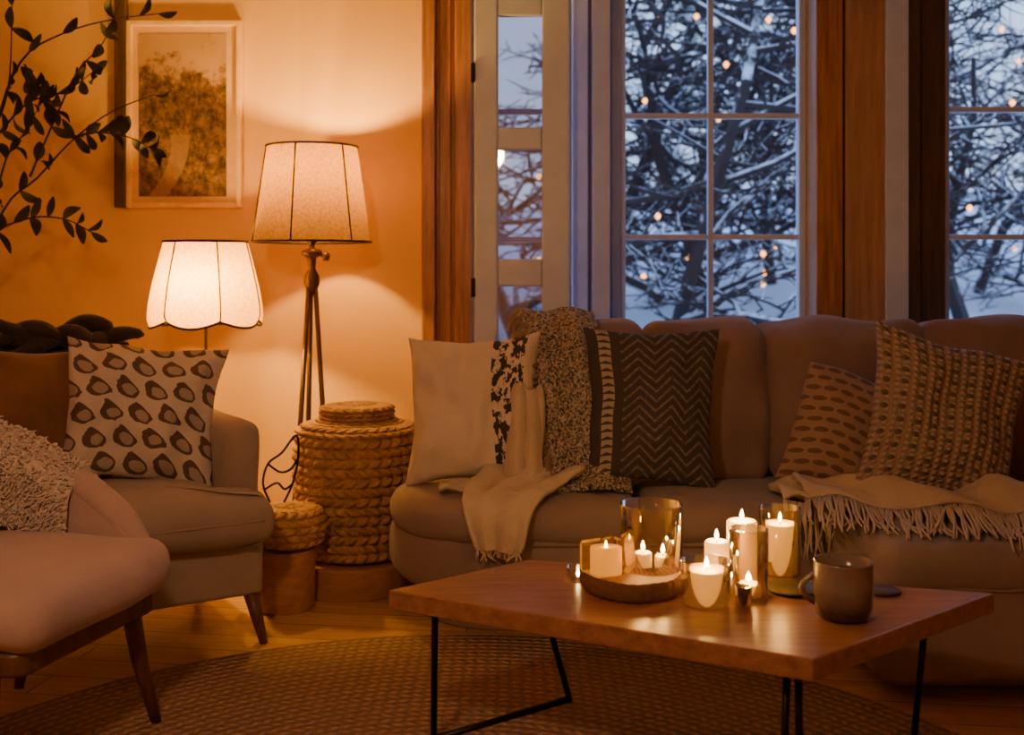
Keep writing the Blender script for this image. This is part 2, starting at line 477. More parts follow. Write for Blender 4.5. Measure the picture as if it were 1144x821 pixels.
m.box(1.30, 1.90, 4.93, 5.1, .74, 2.55); m.box(2.85, 3.2, 4.88, 5.1, .74, 2.55)
m.obj('wall_window', m_wall, smooth=False)
# trims
def boards(name, spec, mat):
    m = MB()
    for s in spec: m.box(*s)
    return m.obj(name, mat, smooth=False, bevel=.006)
boards('trim_1', [(-.388, -.33, 4.80, 4.89, 0, 2.69), (-.245, -.17, 4.78, 4.89, 0, 2.69)], m_trimwood)
boards('trim_2', [(-.33, -.245, 4.84, 4.885, 0, 2.69), (-.315, -.262, 4.825, 4.85, 0, 2.69)], m_trimwood)
boards('trim_3', [(.262, .33, 4.84, 4.92, .76, 2.54), (.345, .42, 4.80, 4.92, .76, 2.54)], m_white)
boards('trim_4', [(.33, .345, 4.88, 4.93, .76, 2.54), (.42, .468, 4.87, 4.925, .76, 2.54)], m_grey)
boards('trim_5', [(1.30, 1.415, 4.78, 4.925, .76, 2.54)], m_trimwood)
boards('trim_6', [(1.43, 1.60, 4.80, 4.925, .76, 2.54)], m_trimwood2)
boards('trim_7', [(1.415, 1.43, 4.84, 4.925, .76, 2.54), (1.70, 1.76, 4.82, 4.925, .76, 2.54), (1.77, 1.885, 4.86, 4.925, .76, 2.54)], m_trimdark)
boards('trim_8', [(1.60, 1.70, 4.79, 4.925, .76, 2.54)], m_white)
boards('trim_9', [(-.16, 3.15, 4.70, 4.88, .715, .755)], m_white)  # sill
box('baseboard_back', -3.0, -.95, 4.975, 5.0, 0, .11, m_wall, bevel=.004)

def window(name, x0, x1, y, z0, z1, vs, hs, mat, fr=.03):
    g = group(name, ((x0 + x1) / 2, y, z0)); m = MB()
    m.box(x0, x0 + fr, y - .03, y + .03, z0, z1); m.box(x1 - fr, x1, y - .03, y + .03, z0, z1)
    m.box(x0 + fr, x1 - fr, y - .03, y + .03, z0, z0 + fr); m.box(x0 + fr, x1 - fr, y - .03, y + .03, z1 - fr, z1)
    for a in vs: m.box(a - .012, a + .012, y - .018, y + .018, z0 + fr, z1 - fr)
    for a in hs: m.box(x0 + fr, x1 - fr, y - .016, y + .016, a - .012, a + .012)
    m.obj('frame', mat, g, False, .003, True)
    mk('glass', [(x0 + fr, y + .005, z0 + fr), (x1 - fr, y + .005, z0 + fr), (x1 - fr, y + .005, z1 - fr), (x0 + fr, y + .005, z1 - fr)], [(0, 1, 2, 3)], m_winglass, g, False, world=True)
    return g
window('window_1', -.098, .258, 5.0, .76, 2.54, [], [1.9, 1.33], m_white)
window('window_2', .472, 1.298, 4.97, .76, 2.54, [.88], [1.876, 1.34], m_white)
window('window_3', 1.902, 2.848, 4.97, .76, 2.54, [2.38], [1.905, 1.34], m_white)
# inward-opened casement leaf
g = group('window_4', (-.158, 4.70, .78), radians(-4))
m = MB(); W = .40
m.box(0, .10, -.022, .022, 0, 1.72); m.box(W - .115, W, -.022, .022, 0, 1.72)
for (a, b) in ((0, .06), (.345, .46), (.915, 1.01), (1.475, 1.56), (1.68, 1.72)): m.box(.10, W - .115, -.02, .02, a, b)
m.obj('sash', m_white, g, False, .008)
mk('glass', [(.1, 0, .06), (W - .115, 0, .06), (W - .115, 0, 1.68), (.1, 0, 1.68)], [(0, 1, 2, 3)], glassm('casement_glass', (.60, .55, .55), .9), g, False)
box('hinge_1', -.012, .006, -.03, .01, .3, .38, m_metal, g); box('hinge_2', -.012, .006, -.03, .01, 1.2, 1.28, m_metal, g)

# ---------------------------------------------------------------- outdoors
n = N('snow'); v = n.coord(); f = n.noise(v, 1.2, 5)
n.set(n.mix(f, (.66, .74, .88), (.90, .93, .98)), .8); n.bump(f, .6, .1); m_snow = n.m
def ghill(u, w):
    x = -14 + 34 * u; y = 5.35 + 22 * w
    z = -.35 + 1.15 * max(0, min(1, (y - 6.5) / 7)) + 2.0 * max(0, (y - 13) / 14) + noise.noise(Vector((x * .35, y * .35, 1))) * .4 * min(1, (y - 5.3) / 3)
    return Vector((x, y, z))
cloth('snowy_ground', ghill, 70, 50, 0, m_snow)
n = N('bark_with_snow'); gm = n.n('ShaderNodeNewGeometry'); nz = n.sep(gm.outputs['Normal'])[2]
v = n.coord(); f = n.noise(v, 8, 3)
k = n.ramp(n.math('ADD', nz, n.math('MULTIPLY', n.math('SUBTRACT', f, .5), 1.8)), .3, .65)
n.set(n.mix(k, (.04, .033, .036), (.82, .87, .96)), .9); m_bark = n.m
def tree_mesh(seed):
    rnd = random.Random(seed); mb = MB()
    def grow(p, d, L, r, lv):
        pts = [p]; rs = [r]; k = 4 if lv < 3 else 3; q = p.copy(); dd = d.copy()
        for i in range(k):
            dd = (dd + Vector((rnd.gauss(0, .22), rnd.gauss(0, .22), rnd.gauss(.02 if lv else .1, .16)))).normalized()
            q = q + dd * L / k; pts.append(q.copy()); rs.append(r * (1 - .55 * (i + 1) / k))
        mb.tube(pts, rs, 5 if lv < 2 else 4, False)
        if lv >= 4: return
        nb = (12, 6, 5, 3)[lv]
        for i in range(nb):
            t = .08 + .92 * (i + rnd.random()) / nb; x = t * k; a = min(int(x), k - 1)
            s = pts[a].lerp(pts[a + 1], x - a)
            side = Vector((rnd.gauss(0, 1), rnd.gauss(0, 1), rnd.gauss(.1, .35))).normalized()
            nd = (dd * .3 + side).normalized()
            grow(s, nd, L * rnd.uniform(.36, .6), rs[a] * .55 + .004, lv + 1)
    grow(Vector((0, 0, 0)), Vector((rnd.uniform(-.1, .1), 0, 1)), 4.2, .085, 0)
    me = bpy.data.meshes.new('bare_tree'); me.from_pydata([tuple(a) for a in mb.v], [], mb.f); me.update(); me.materials.append(m_bark); return me
tms = [tree_mesh(i) for i in (3, 11, 23)]
spots = [(1.2, 9.2), (3.0, 9.8), (.2, 10.6), (2.1, 11.6), (4.4, 10.8), (5.6, 13.5), (1.0, 13.4), (3.3, 14.2), (-.8, 12.8), (6.6, 12.0), (-1.2, 9.6), (2.5, 16.5), (5.0, 17), (7.8, 16)]
for i, (x, y) in enumerate(spots):
    o = bpy.data.objects.new('bare_tree', tms[i % 3]); SC.collection.objects.link(o)
    u, w = (x + 14) / 34, (y - 5.35) / 22
    o.location = (x, y, ghill(u, w).z - .08); o.rotation_euler = (0, 0, random.uniform(0, 6.28)); s = random.uniform(.85, 1.2); o.scale = (s, s, s)
mb = MB()
for i in range(52):
    x = random.uniform(.2, 5.5); y = random.uniform(8.0, 11); z = random.uniform(1.0, 3.6)
    p = Vector((x, y, z)); mb.tube([p - Vector((0, 0, .024)), p, p + Vector((0, 0, .024))], [.008, .024, .008], 6)
mb.obj('amber_dots', emis('amber_glow', (1, .36, .09), 6))  # small glowing amber dots scattered among the trees

# ---------------------------------------------------------------- rug
g = lathe('round_braided_rug', [(0.001, .014), (.4, .015), (.8, .0145), (1.2, .015), (1.43, .014), (1.445, .008), (1.44, .0005), (.001, .0005)], m_rug, segs=160)
g.location = (-.14, 2.2, .0005)

# ---------------------------------------------------------------- sofa
S = group('sectional_sofa', (1.0, 4.0, 0))
slab('plinth', rrect(-.33, 2.6, 3.70, 4.36, (.3, .02, .02, .3)), 0.0, .17, .01, 0, m_sofa, S, world=True, wr=0)
slab('plinth_chaise', rrect(1.06, 2.6, 3.16, 3.8, (.03, .03, .02, .02)), 0.02, .17, .01, 0, m_sofa, S, world=True, wr=0)
slab('seat_body', rrect(-.43, 2.65, 3.58, 4.38, (.37, .05, .05, .36)), .13, .37, .09, 0, m_sofa, S, seed=3, world=True)
slab('chaise_body', rrect(1.0, 2.65, 3.07, 4.0, (.06, .05, .05, .05)), .06, .36, .03, 0, m_sofa, S, seed=4, world=True)
slab('seat_cushion_1', rrect(-.42, .42, 3.565, 4.14, (.33, .05, .04, .20)), .31, .445, .06, .012, m_sofa, S, seed=5, world=True)
slab('seat_cushion_2', rrect(.43, 1.0, 3.565, 4.12, (.05, .04, .04, .04)), .31, .445, .06, .012, m_sofa, S, seed=6, world=True)
slab('seat_cushion_3', rrect(1.01, 1.85, 3.06, 4.12, (.06, .05, .04, .04)), .30, .435, .055, .015, m_sofa, S, seed=7, world=True)
slab('seat_cushion_4', rrect(1.86, 2.66, 3.06, 4.12, (.06, .05, .04, .04)), .30, .435, .055, .015, m_sofa, S, seed=8, world=True)
softbox('back_frame', .02, 2.66, 4.24, 4.42, .2, .95, .07, .01, m_sofab, S, seed=2, world=True)
softbox('low_back', -.27, .12, 4.12, 4.36, .2, .80, .10, .02, m_sofab, S, seed=9, world=True)
for i, (a, b, h) in enumerate(((.05, .50, .995), (.49, .945, 1.0), (.925, 1.52, 1.0), (1.53, 2.1, 1.01), (2.11, 2.65, 1.0))):
    softbox('back_cushion_%d' % (i + 1), a, b, 4.0, 4.20, .43, h, .062, .045, m_sofab, S, seed=20 + i * 3, wr=.018, tilt=.22, world=True, n=28, pz=.2)
for k, (x0, x1, y) in enumerate(((-.1, .99, 3.574), (1.06, 2.6, 3.068))):
    m = MB(); m.tube([(x0 + (x1 - x0) * t / 20, y, .315) for t in range(21)], .004, 6); m.obj('piping_%d' % (k + 1), m_sofab, S, world=True)

# cushions on sofa
pillow('cream_embroidered_cushion', .48, .53, .20, m_embr, (-.130, 3.91, .705), (-14, -4, -6), seed=1, wr=.032, pinch=.12)
pillow('chevron_cushion', .48, .56, .18, m_chev, (.475, 3.86, .725), (-14, 2, 4), seed=2, pinch=.11)
pillow('knitted_dot_cushion', .49, .57, .20, m_knit, (1.41, 3.65, .70), (-16, 12, -8), seed=3, wr=.016, pinch=.12)
pillow('rust_knit_cushion', .40, .42, .17, m_rust, (1.15, 3.78, .635), (-18, 15, -10), seed=14, pinch=.04)
pillow('brown_velvet_cushion', .42, .42, .15, m_brown, (1.83, 3.86, .64), (-14, 8, -12), seed=9)

# chunky tweed throw over the back
path = [(.17, 4.30, .90), (.17, 4.24, 1.02), (.165, 4.12, 1.03), (.17, 4.0, .96), (.20, 3.92, .80), (.23, 3.85, .62), (.25, 3.80, .50), (.24, 3.71, .475)]
T = group('chunky_tweed_throw', (.17, 4.0, .5))
def tw(u, v):
    p = cr(path, v); w = .26 + .05 * v
    x = (u - .5) * w
    q = Vector((p.x + x, p.y, p.z))
    q.y += .016 * sin(u * 13 + v * 3) - .012 * v; q.z += .008 * sin(u * 9 + 2)
    q += Vector((0, -1, .3)) * .016 * noise.noise(q * 34) + Vector((0, -1, 0)) * .010 * noise.noise(q * 90)
    return q
cloth('blanket', tw, 70, 150, .024, m_tweed, T, True)
mb = MB()
for i in range(330):
    t = .12 + .84 * i / 330; p = tw(random.uniform(0, .16), t) + Vector((0, -.012, 0))
    L = random.uniform(.02, .05)
    mb.tube([p, p + Vector((-L * .6, -.014 + random.gauss(0, .004), -L * .3)), p + Vector((-L, -.008, -L))], [.006, .005, .002], 5)
mb.obj('fringe', m_fringe2, T, world=True)

def fringe(name, edge, n, L, drop, mat, parent, r=.0038, spread=.02, floor=None):
    mb = MB()
    for i in range(n):
        t = (i + random.random() * .5) / n; p = cr(edge, t); l = L * random.uniform(.75, 1.15)
        d = Vector(drop).normalized(); s = Vector((random.gauss(0, spread), random.gauss(0, spread * .5), 0))
        pts = []
        for k in range(6):
            q = p + d * l * k / 5 + s * (k / 5) ** 1.5 + Vector((sin(k * 1.3 + i), cos(k + i * 2), 0)) * .003
            if floor is not None:
                q.z = max(q.z, floor(q)) if k else q.z
            pts.append(q)
        mb.tube(pts, [r, r, r * .95, r * .9, r * .8, r * .5], 5)
    return mb.obj(name, mat, parent, world=True)

# cream throw spilling over the seat front
C = group('cream_wool_throw', (-.02, 3.7, .45))
pc = [(.08, 3.80, .515), (.04, 3.73, .495), (-.01, 3.66, .475), (-.04, 3.585, .452), (-.05, 3.546, .40), (-.045, 3.533, .345), (-.045, 3.53, .30)]
def ct(u, v):
    p = cr(pc, v); w = .34 - .20 * v
    q = Vector((p.x + (u - .5) * w, p.y - (u - .5) * .05, p.z))
    q.z += .014 * sin(u * 15 + v * 4) * (1 - v) + .006; q.y += .010 * sin(u * 17) * v
    q += Vector((.3, -.5, 1)) * .010 * noise.noise(q * 18)
    return q
cloth('blanket', ct, 44, 50, .014, m_cream, C, True)
fringe('fringe', [ct(0, 1), ct(.5, 1), ct(1, 1)], 30, .03, (0, -.08, -1), m_cream, C)
def ct2(u, v):
    return Vector((-.24 + .30 * u, 3.70 - .08 * u + .14 * v, .462 + .016 * sin(u * 9 + v * 6) + .012 * noise.noise(Vector((u * 6, v * 5, 3)))))
cloth('fold', ct2, 30, 16, .014, m_cream, C, True)
def cm(u, v):
    p = cr([(.035, 3.76, .49), (.04, 3.765, .56), (.05, 3.79, .65), (.055, 3.83, .74), (.055, 3.87, .79)], v)
    w = .13 * (1 - .25 * v)
    return Vector((p.x + (u - .5) * w, p.y - .02 * sin(u * pi) + .010 * sin(u * 14 + v * 3), p.z + .012 * sin(u * 7) + .006 * noise.noise(Vector((u * 8, v * 8, 1)))))
cloth('upper_fold', cm, 24, 30, .022, m_cream, C, True)

# right throw with long fringe
R = group('fringed_throw', (1.3, 3.5, .45))
def rt(u, v):
    x = .93 + .92 * u; y = 3.40 + .05 * sin(u * 5 + 1) + .30 * v * (1 - .25 * u) + .10 * (1 - min(1, u * 4))
    z = .470 + .038 * sin(pi * v) + .020 * sin(u * 17 + v * 5) + .022 * noise.noise(Vector((u * 9, v * 4, 7)))
    z += .06 * max(0, u - .45)
    return Vector((x, y, z))
cloth('blanket', rt, 80, 30, .018, m_fringe, R, True)
def seatz(q): return .452 if q.y > 3.08 or q.x < 1 else .33
fringe('fringe', [rt(.1 * k, 0) for k in range(11)], 140, .29, (-.25, -1, -.12), m_fringe, R, .005, .03, seatz)
def rt2(u, v):
    return Vector((.86 + .25 * u, 3.54 + .22 * v, .47 + .02 * sin(u * 8 + v * 5) + .02 * v))
cloth('fold', rt2, 20, 16, .014, m_cream, R, True)
fringe('fringe_2', [rt2(0, 0), rt2(.5, 0), rt2(1, 0)], 34, .16, (-.1, -.35, -1), m_fringe, R, .0048, .02, lambda q: .452 if q.y > 3.555 else -1)

# ---------------------------------------------------------------- armchair
A = group('upholstered_armchair', (-1.287, 3.687, 0), radians(32))
slab('base', rrect(-.37, .37, -.34, .36, (.03, .03, .03, .03)), .155, .34, .02, 0, m_chair, A, seed=1, wr=.001)
tp = chaikin(resample([(-.38, -.42), (.38, -.42), (.38, -.22), (.285, -.21), (.285, .24), (-.285, .24), (-.285, -.21), (-.38, -.22)], .06), 2)
slab('seat_cushion', tp, .325, .49, .07, .02, m_chair, A, seed=2, center=(0, -.2))
softbox('arm_1', .285, .41, -.20, .37, .17, .69, .05, .01, m_chair, A, seed=3)
softbox('arm_2', -.41, -.285, -.20, .37, .17, .69, .05, .01, m_chair, A, seed=4)
softbox('back', -.30, .30, .22, .37, .3, .86, .07, .02, m_chair, A, seed=5, tilt=.1)
m = MB(); m.tube([(-.34 + .68 * t / 16, -.422, .41) for t in range(17)], .004, 6); m.obj('piping', m_chair, A)
for i, (x, y) in enumerate(((.33, -.31), (-.33, -.31), (.33, .31), (-.33, .31))):
    m = MB(); m.tube([(x, y, .17), (x * 1.1, y * 1.12, 0)], [.026, .013], 12); m.obj('leg_%d' % (i + 1), m_legs, A)
AR = Matrix.Rotation(radians(32), 4, 'Z'); 
def AW(x, y, z): return Matrix.Translation((-1.287, 3.687, 0)) @ AR @ Vector((x, y, z))
pillow('drop_print_cushion', .51, .50, .19, m_drop, AW(.075, .05, .705), (-18, 7, 18), seed=5, wr=.026, pinch=.12)
pillow('brown_velvet_cushion', .48, .47, .18, m_brown, AW(-.22, .17, .70), (-14, 3, 34), seed=6)
# dark throw bunched along the top of the back
D = group('dark_throw_blanket', AW(-.1, .35, .9)); mb = MB()
for k in range(7):
    pts = []; rs = []; a0 = random.uniform(-.46, -.3); a1 = random.uniform(.0, .16)
    for i in range(30):
        t = i / 29; q = AW(a0 + (a1 - a0) * t, .34 + .06 * sin(t * 6 + k * 1.7), .905 + .03 * sin(t * 8 + k * 2.3) + .012 * k)
        pts.append(q); rs.append((.018 + .014 * abs(sin(t * 7 + k * 3))) if 0 < i < 29 else .006)
    mb.tube(pts, rs, 10)
mb.obj('folds', m_darkcl, D, world=True)

# ---------------------------------------------------------------- rose lounge chair (front left)
B = group('rose_lounge_chair', (-1.264, 2.73, 0), radians(75))
slab('seat_cushion', chaikin(resample(rrect(-.29, .29, -.34, .22, (.08, .08, .1, .1)), .08), 1), .365, .505, .065, .02, m_pink, B, seed=12)
slab('seat_rail', rrect(-.27, .27, -.29, .24, (.05, .05, .1, .1)), .315, .37, .012, 0, m_legs, B, wr=0)
ctrl = [(.27, -.22), (.30, -.08), (.30, .12), (.20, .27), (0, .32), (-.20, .27), (-.30, .14), (-.305, .06), (-.30, .0)]
hts = [.455, .565, .685, .76, .79, .76, .66, .58, .50]
def shell(u, v):
    p = cr([(a, b, h) for (a, b), h in zip(ctrl, hts)], u)
    z0 = .38; z = z0 + (p.z - z0) * v
    out = Vector((p.x, p.y, 0)) * (.08 * v)
    return Vector((p.x, p.y, z)) + out
cloth('back_shell', shell, 60, 16, .075, m_pink, B)
m = MB(); m.tube([shell(i / 60, 1) for i in range(61)], [.041 * min(1, .45 + i / 10, .45 + (60 - i) / 10) for i in range(61)], 16); m.obj('back_rim', m_pink, B)
for i, (x, y) in enumerate(((.225, -.22), (-.275, -.215), (.21, .20), (-.25, .20))):
    m = MB(); m.tube([(x, y, .36), (x * 1.1, y * 1.1, .18), (x * 1.24, y * 1.24, 0)], [.026, .021, .013], 14); m.obj('leg_%d' % (i + 1), m_legs, B)
# sheepskin over far side/back of that chair
K = group('sheepskin_throw', (0, 0, 0)); K.location = B.location; K.rotation_euler = B.rotation_euler
def skin(u, v):
    uu = .17 + .36 * u; p = shell(uu, 1); q0 = shell(uu, max(0, 1 - abs(v - .35) * 1.0))
    nrm = Vector((p.x, p.y, 0)).normalized()
    off = (.062 if v > .35 else -.062) * min(1, abs(v - .35) * 6)
    q = q0 - nrm * off; q.z += .04 * max(0, 1 - abs(v - .35) * 6) + .012
    return q
cloth('hide', skin, 30, 24, .012, m_fluff, K)
mb = MB(); rr = random.Random(5)
for i in range(5200):
    u, v = rr.random(), rr.random(); p = skin(u, v); p0 = shell(.17 + .36 * u, 1)
    nr = Vector((p0.x, p0.y, 0)).normalized() * (-1 if v > .35 else 1); nr.z = .9 if abs(v - .35) < .12 else .25
    nr = (nr + Vector((rr.gauss(0, .45), rr.gauss(0, .45), rr.gauss(-.1, .4)))).normalized(); L = rr.uniform(.012, .026)
    mb.tube([p, p + nr * L * .6, p + nr * L + Vector((rr.gauss(0, .006), rr.gauss(0, .006), -.006))], [.0055, .0045, .0015], 4, False)
mb.obj('wool', m_fluff, K)

# ---------------------------------------------------------------- tall floor lamp (tripod)
def point(name, loc, e, col, rad, parent=None):
    l = bpy.data.lights.new(name, 'POINT'); l.energy = e; l.color = col; l.shadow_soft_size = rad
    o = bpy.data.objects.new(name, l); SC.collection.objects.link(o); o.location = loc
    if parent: o.parent = parent
    return o
LAMP = (1.0, .48, .08)
F = group('tripod_floor_lamp', (-.822, 4.6, 0))
lathe('shade', [(.240, 1.31), (.184, 1.70)], m_shade, F, 96)
mb = MB()
for k in range(6):
    a = 2 * pi * k / 6 + radians(-100); mb.tube([(.242 * cos(a), .242 * sin(a), 1.31), (.186 * cos(a), .186 * sin(a), 1.70)], .0035, 6)
for R_, z in ((.242, 1.31), (.186, 1.70)):
    mb.tube([(R_ * cos(2 * pi * i / 64), R_ * sin(2 * pi * i / 64), z) for i in range(65)], .0045, 6)
for k in range(3):
    a = 2 * pi * k / 3; mb.tube([(.186 * cos(a), .186 * sin(a), 1.69), (.02 * cos(a), .02 * sin(a), 1.62)], .003, 5)
mb.obj('shade_wires', m_metal, F)
lathe('stem', [(.001, 1.5), (.012, 1.5), (.012, 1.33), (.02, 1.32), (.02, 1.31), (.011, 1.30), (.011, 1.285), (.04, 1.275), (.044, 1.262), (.035, 1.25), (.018, 1.24), (.014, 1.2), (.03, 1.17), (.032, 1.14), (.018, 1.10), (.001, 1.1)], m_brass, F, 24)
mb = MB(); mb.tube([(.0, 0, 1.262), (.055, -.01, 1.25)], .007, 8); mb.tube([(.05, -.01, 1.25), (.072, -.012, 1.247)], [.02, .016], 10); mb.obj('knob', m_brass, F)
mb = MB()
for (x, y) in ((-.075, -.09), (.095, -.02), (-.05, .12)):
    mb.tube([(x * .12, y * .12, 1.17), (x * .5, y * .5, .6), (x, y, .0)], [.010, .0105, .008], 10)
mb.obj('tripod_legs', m_brass, F)
lathe('bulb', [(.001, 1.56), (.02, 1.55), (.03, 1.525), (.022, 1.5), (.012, 1.485)], m_bulb, F, 20)
point('bulb_light', (0, 0, 1.59), 64, LAMP, .03, F)

# ---------------------------------------------------------------- lantern shade lamp
G = group('scalloped_shade_lamp', (-1.231, 4.5, 0)); NL = 6
def lob(a, r, z):
    t = (z - .985) / .323; l = abs(sin(a * NL / 2))
    return r * (.985 + .06 * l * (1 - t * .5)) , z - .030 * l * max(0, 1 - t * 5)
prof = [(.210, .993), (.219, 1.015), (.217, 1.05), (.206, 1.12), (.191, 1.19), (.174, 1.26), (.162, 1.308)]
lathe('shade', prof, m_shade2, G, 144, fn=lob)
mb = MB()
for k in range(NL):
    a = 2 * pi * k / NL; mb.tube([((r * .985 + .002) * cos(a), (r * .985 + .002) * sin(a), z) for r, z in prof], .0035, 6)
def ringpts(r, z, e=.002): 
    o = []
    for i in range(145):
        a = 2 * pi * i / 144; R2, Z2 = lob(a, r, z); o.append(((R2 + e) * cos(a), (R2 + e) * sin(a), Z2))
    return o
mb.tube(ringpts(.210, .993), .005, 6); mb.tube(ringpts(.162, 1.308), .005, 6)
for k in range(4):
    a = 2 * pi * k / 4; mb.tube([(.162 * cos(a), .162 * sin(a), 1.305), (.015 * cos(a), .015 * sin(a), 1.26)], .003, 5)
mb.obj('shade_wires', m_metal, G)
lathe('stand', [(.001, 1.10), (.016, 1.10), (.016, 1.03), (.006, 1.02), (.006, .03), (.02, .025), (.11, .018), (.115, .006), (.115, 0.0), (.001, 0.0)], m_brass, G, 32)
lathe('bulb', [(.001, 1.19), (.024, 1.18), (.036, 1.15), (.028, 1.12), (.014, 1.095)], m_bulb, G, 20)
point('bulb_light', (0, -.09, 1.13), 52, LAMP, .035, G)

# ---------------------------------------------------------------- baskets & plinths
def weave(name, prof, rows, segs, mat, parent, loc, amp=.014, nb=26):
    v = []; f = []; per = 9; M_ = rows * per
    for j in range(M_ + 1):
        t = j / M_; rw = min(int(j / per), rows - 1); lt = (j - rw * per) / per
        r, z = prof(t)
        for i in range(segs):
            a = 2 * pi * i / segs
            b = sqrt(abs(sin(pi * lt))); s = 1 if rw % 2 else -1
            tw = .5 + .5 * sin(nb * a + s * (lt - .5) * 3.6)
            rr_ = r + amp * b * (.25 + .75 * tw ** .7)
            v.append((loc[0] + rr_ * cos(a), loc[1] + rr_ * sin(a), loc[2] + z))
    for j in range(M_):
        for i in range(segs):
            k = (i + 1) % segs; f.append((j * segs + i, j * segs + k, (j + 1) * segs + k, (j + 1) * segs + i))
    f.append(tuple(reversed(range(segs)))); f.append(tuple(M_ * segs + i for i in range(segs)))
    return mk(name, v, f, mat, parent)
W_ = group('lidded_woven_basket', (-.59, 4.26, .12))
def bodyp(t):
    if t < .9: 
        k = t / .9; return (.190 + .030 * sin(k * pi * .75), .005 + .47 * k)
    k = (t - .9) / .1; return (.210 - .03 * k, .475 + .022 * k)
weave('body', bodyp, 15, 312, m_straw, W_, (0, 0, 0), .026, 32)
def lidp(t):
    if t < .35: return (.190 - .055 * (t / .35), .492 + .018 * (t / .35))
    if t < .75: return (.128, .509 + .05 * ((t - .35) / .4))
    return (.128 - .118 * (t - .75) / .25, .559 + .016 * (t - .75) / .25)
weave('lid', lidp, 8, 260, m_straw, W_, (0, 0, 0), .018, 22)
P = group('round_wood_plinth', (-.60, 4.26, 0))
lathe('drum', [(.001, 0), (.245, 0), (.25, .006), (.25, .108), (.243, .115), (.001, .115)], m_plinth, P, 64); smooth_angle(P.children[-1])
P = group('round_wood_stool', (-.80, 3.965, 0))
lathe('drum', [(.001, 0), (.095, 0), (.10, .006), (.105, .20), (.10, .212), (.001, .215)], m_plinth, P, 64); smooth_angle(P.children[-1])
W2 = group('small_woven_basket', (-.79, 3.97, .222))
def bp(t):
    if t < .7: return (.098 + .024 * sin(t / .7 * pi), .002 + .13 * t / .7)
    return (.098 - .093 * (t - .7) / .3, .132 + .014 * (t - .7) / .3)
weave('body', bp, 7, 200, m_straw, W2, (0, 0, 0), .017, 18)
O = group('wire_ornament', (-.815, 4.0, .37)); mb = MB()
for k, pl in enumerate(([(-.05, .0, -.005), (-.075, 0, .06), (-.06, .01, .13), (-.01, .01, .17), (.045, 0, .235), (.05, 0, .15), (.03, 0, .06), (.0, 0, -.005)],
                        [(-.06, .01, .13), (-.02, .02, .10), (.02, .01, .11), (.05, 0, .15)], [(-.07, .0, .04), (-.03, .02, .06), (.0, .01, .04), (.03, 0, .06)])):
    mb.tube([cr(pl, i / 28) for i in range(29)], .0045, 6)
mb.obj('wire', m_metal, O)

# ---------------------------------------------------------------- framed picture
n = N('landscape_print'); s = n.sep(n.coord('UV')); uvv = n.coord('UV', (1, 1.4, 1))
nz = n.noise(uvv, 4, 8, .7); fol = n.noise(uvv, 10, 8, .8)
gr = n.ramp(n.math('ADD', s[1], n.math('MULTIPLY', n.math('SUBTRACT', nz, .5), 1.2)), .84, .72)
sky_ = n.mix(n.noise(uvv, 4, 4), (.40, .25, .12), (.54, .36, .19)); trees = n.mix(n.ramp(fol, .42, .62), (.04, .026, .014), (.30, .17, .08))
c = n.mix(gr, sky_, trees)
rd = n.math('LESS_THAN', n.math('ABSOLUTE', n.math('SUBTRACT', s[0], n.math('ADD', .22, n.math('MULTIPLY', n.math('SINE', n.math('MULTIPLY', s[1], 5.0)), .25)))), .10)
rd = n.math('MULTIPLY', rd, n.math('LESS_THAN', s[1], .38)); c = n.mix(n.math('MULTIPLY', rd, .6), c, (.36, .22, .12))
n.set(c, .6); m_art = n.m
Pf = group('framed_picture', (-1.455, 4.985, 1.885))
m = MB(); w, h = .255, .415
m.box(-w, -w + .022, -.03, .012, -h, h); m.box(w - .022, w, -.03, .012, -h, h); m.box(-w + .022, w - .022, -.03, .012, -h, -h + .022); m.box(-w + .022, w - .022, -.03, .012, h - .022, h)
m.obj('frame', wood('oak_frame', (.74, .50, .16), (.92, .67, .26), (4, 20, 4), .45), Pf, False, .003)
box('mat_board', -w + .02, w - .02, -.006, .008, -h + .02, h - .02, plain('mat_board', (.70, .48, .24), .8), Pf, 0)
mk('print', [(-.205, -.009, -.365), (.185, -.009, -.365), (.185, -.009, .36), (-.205, -.009, .36)], [(0, 1, 2, 3)], m_art, Pf, False, uv=[(0, 0), (1, 0), (1, 1), (0, 1)])
box('dark_side_strip', -w - .052, -w - .002, -.035, .012, -h, h + .12, m_trimdark, Pf)  # dark strip beside the frame's left edge, rising past its top

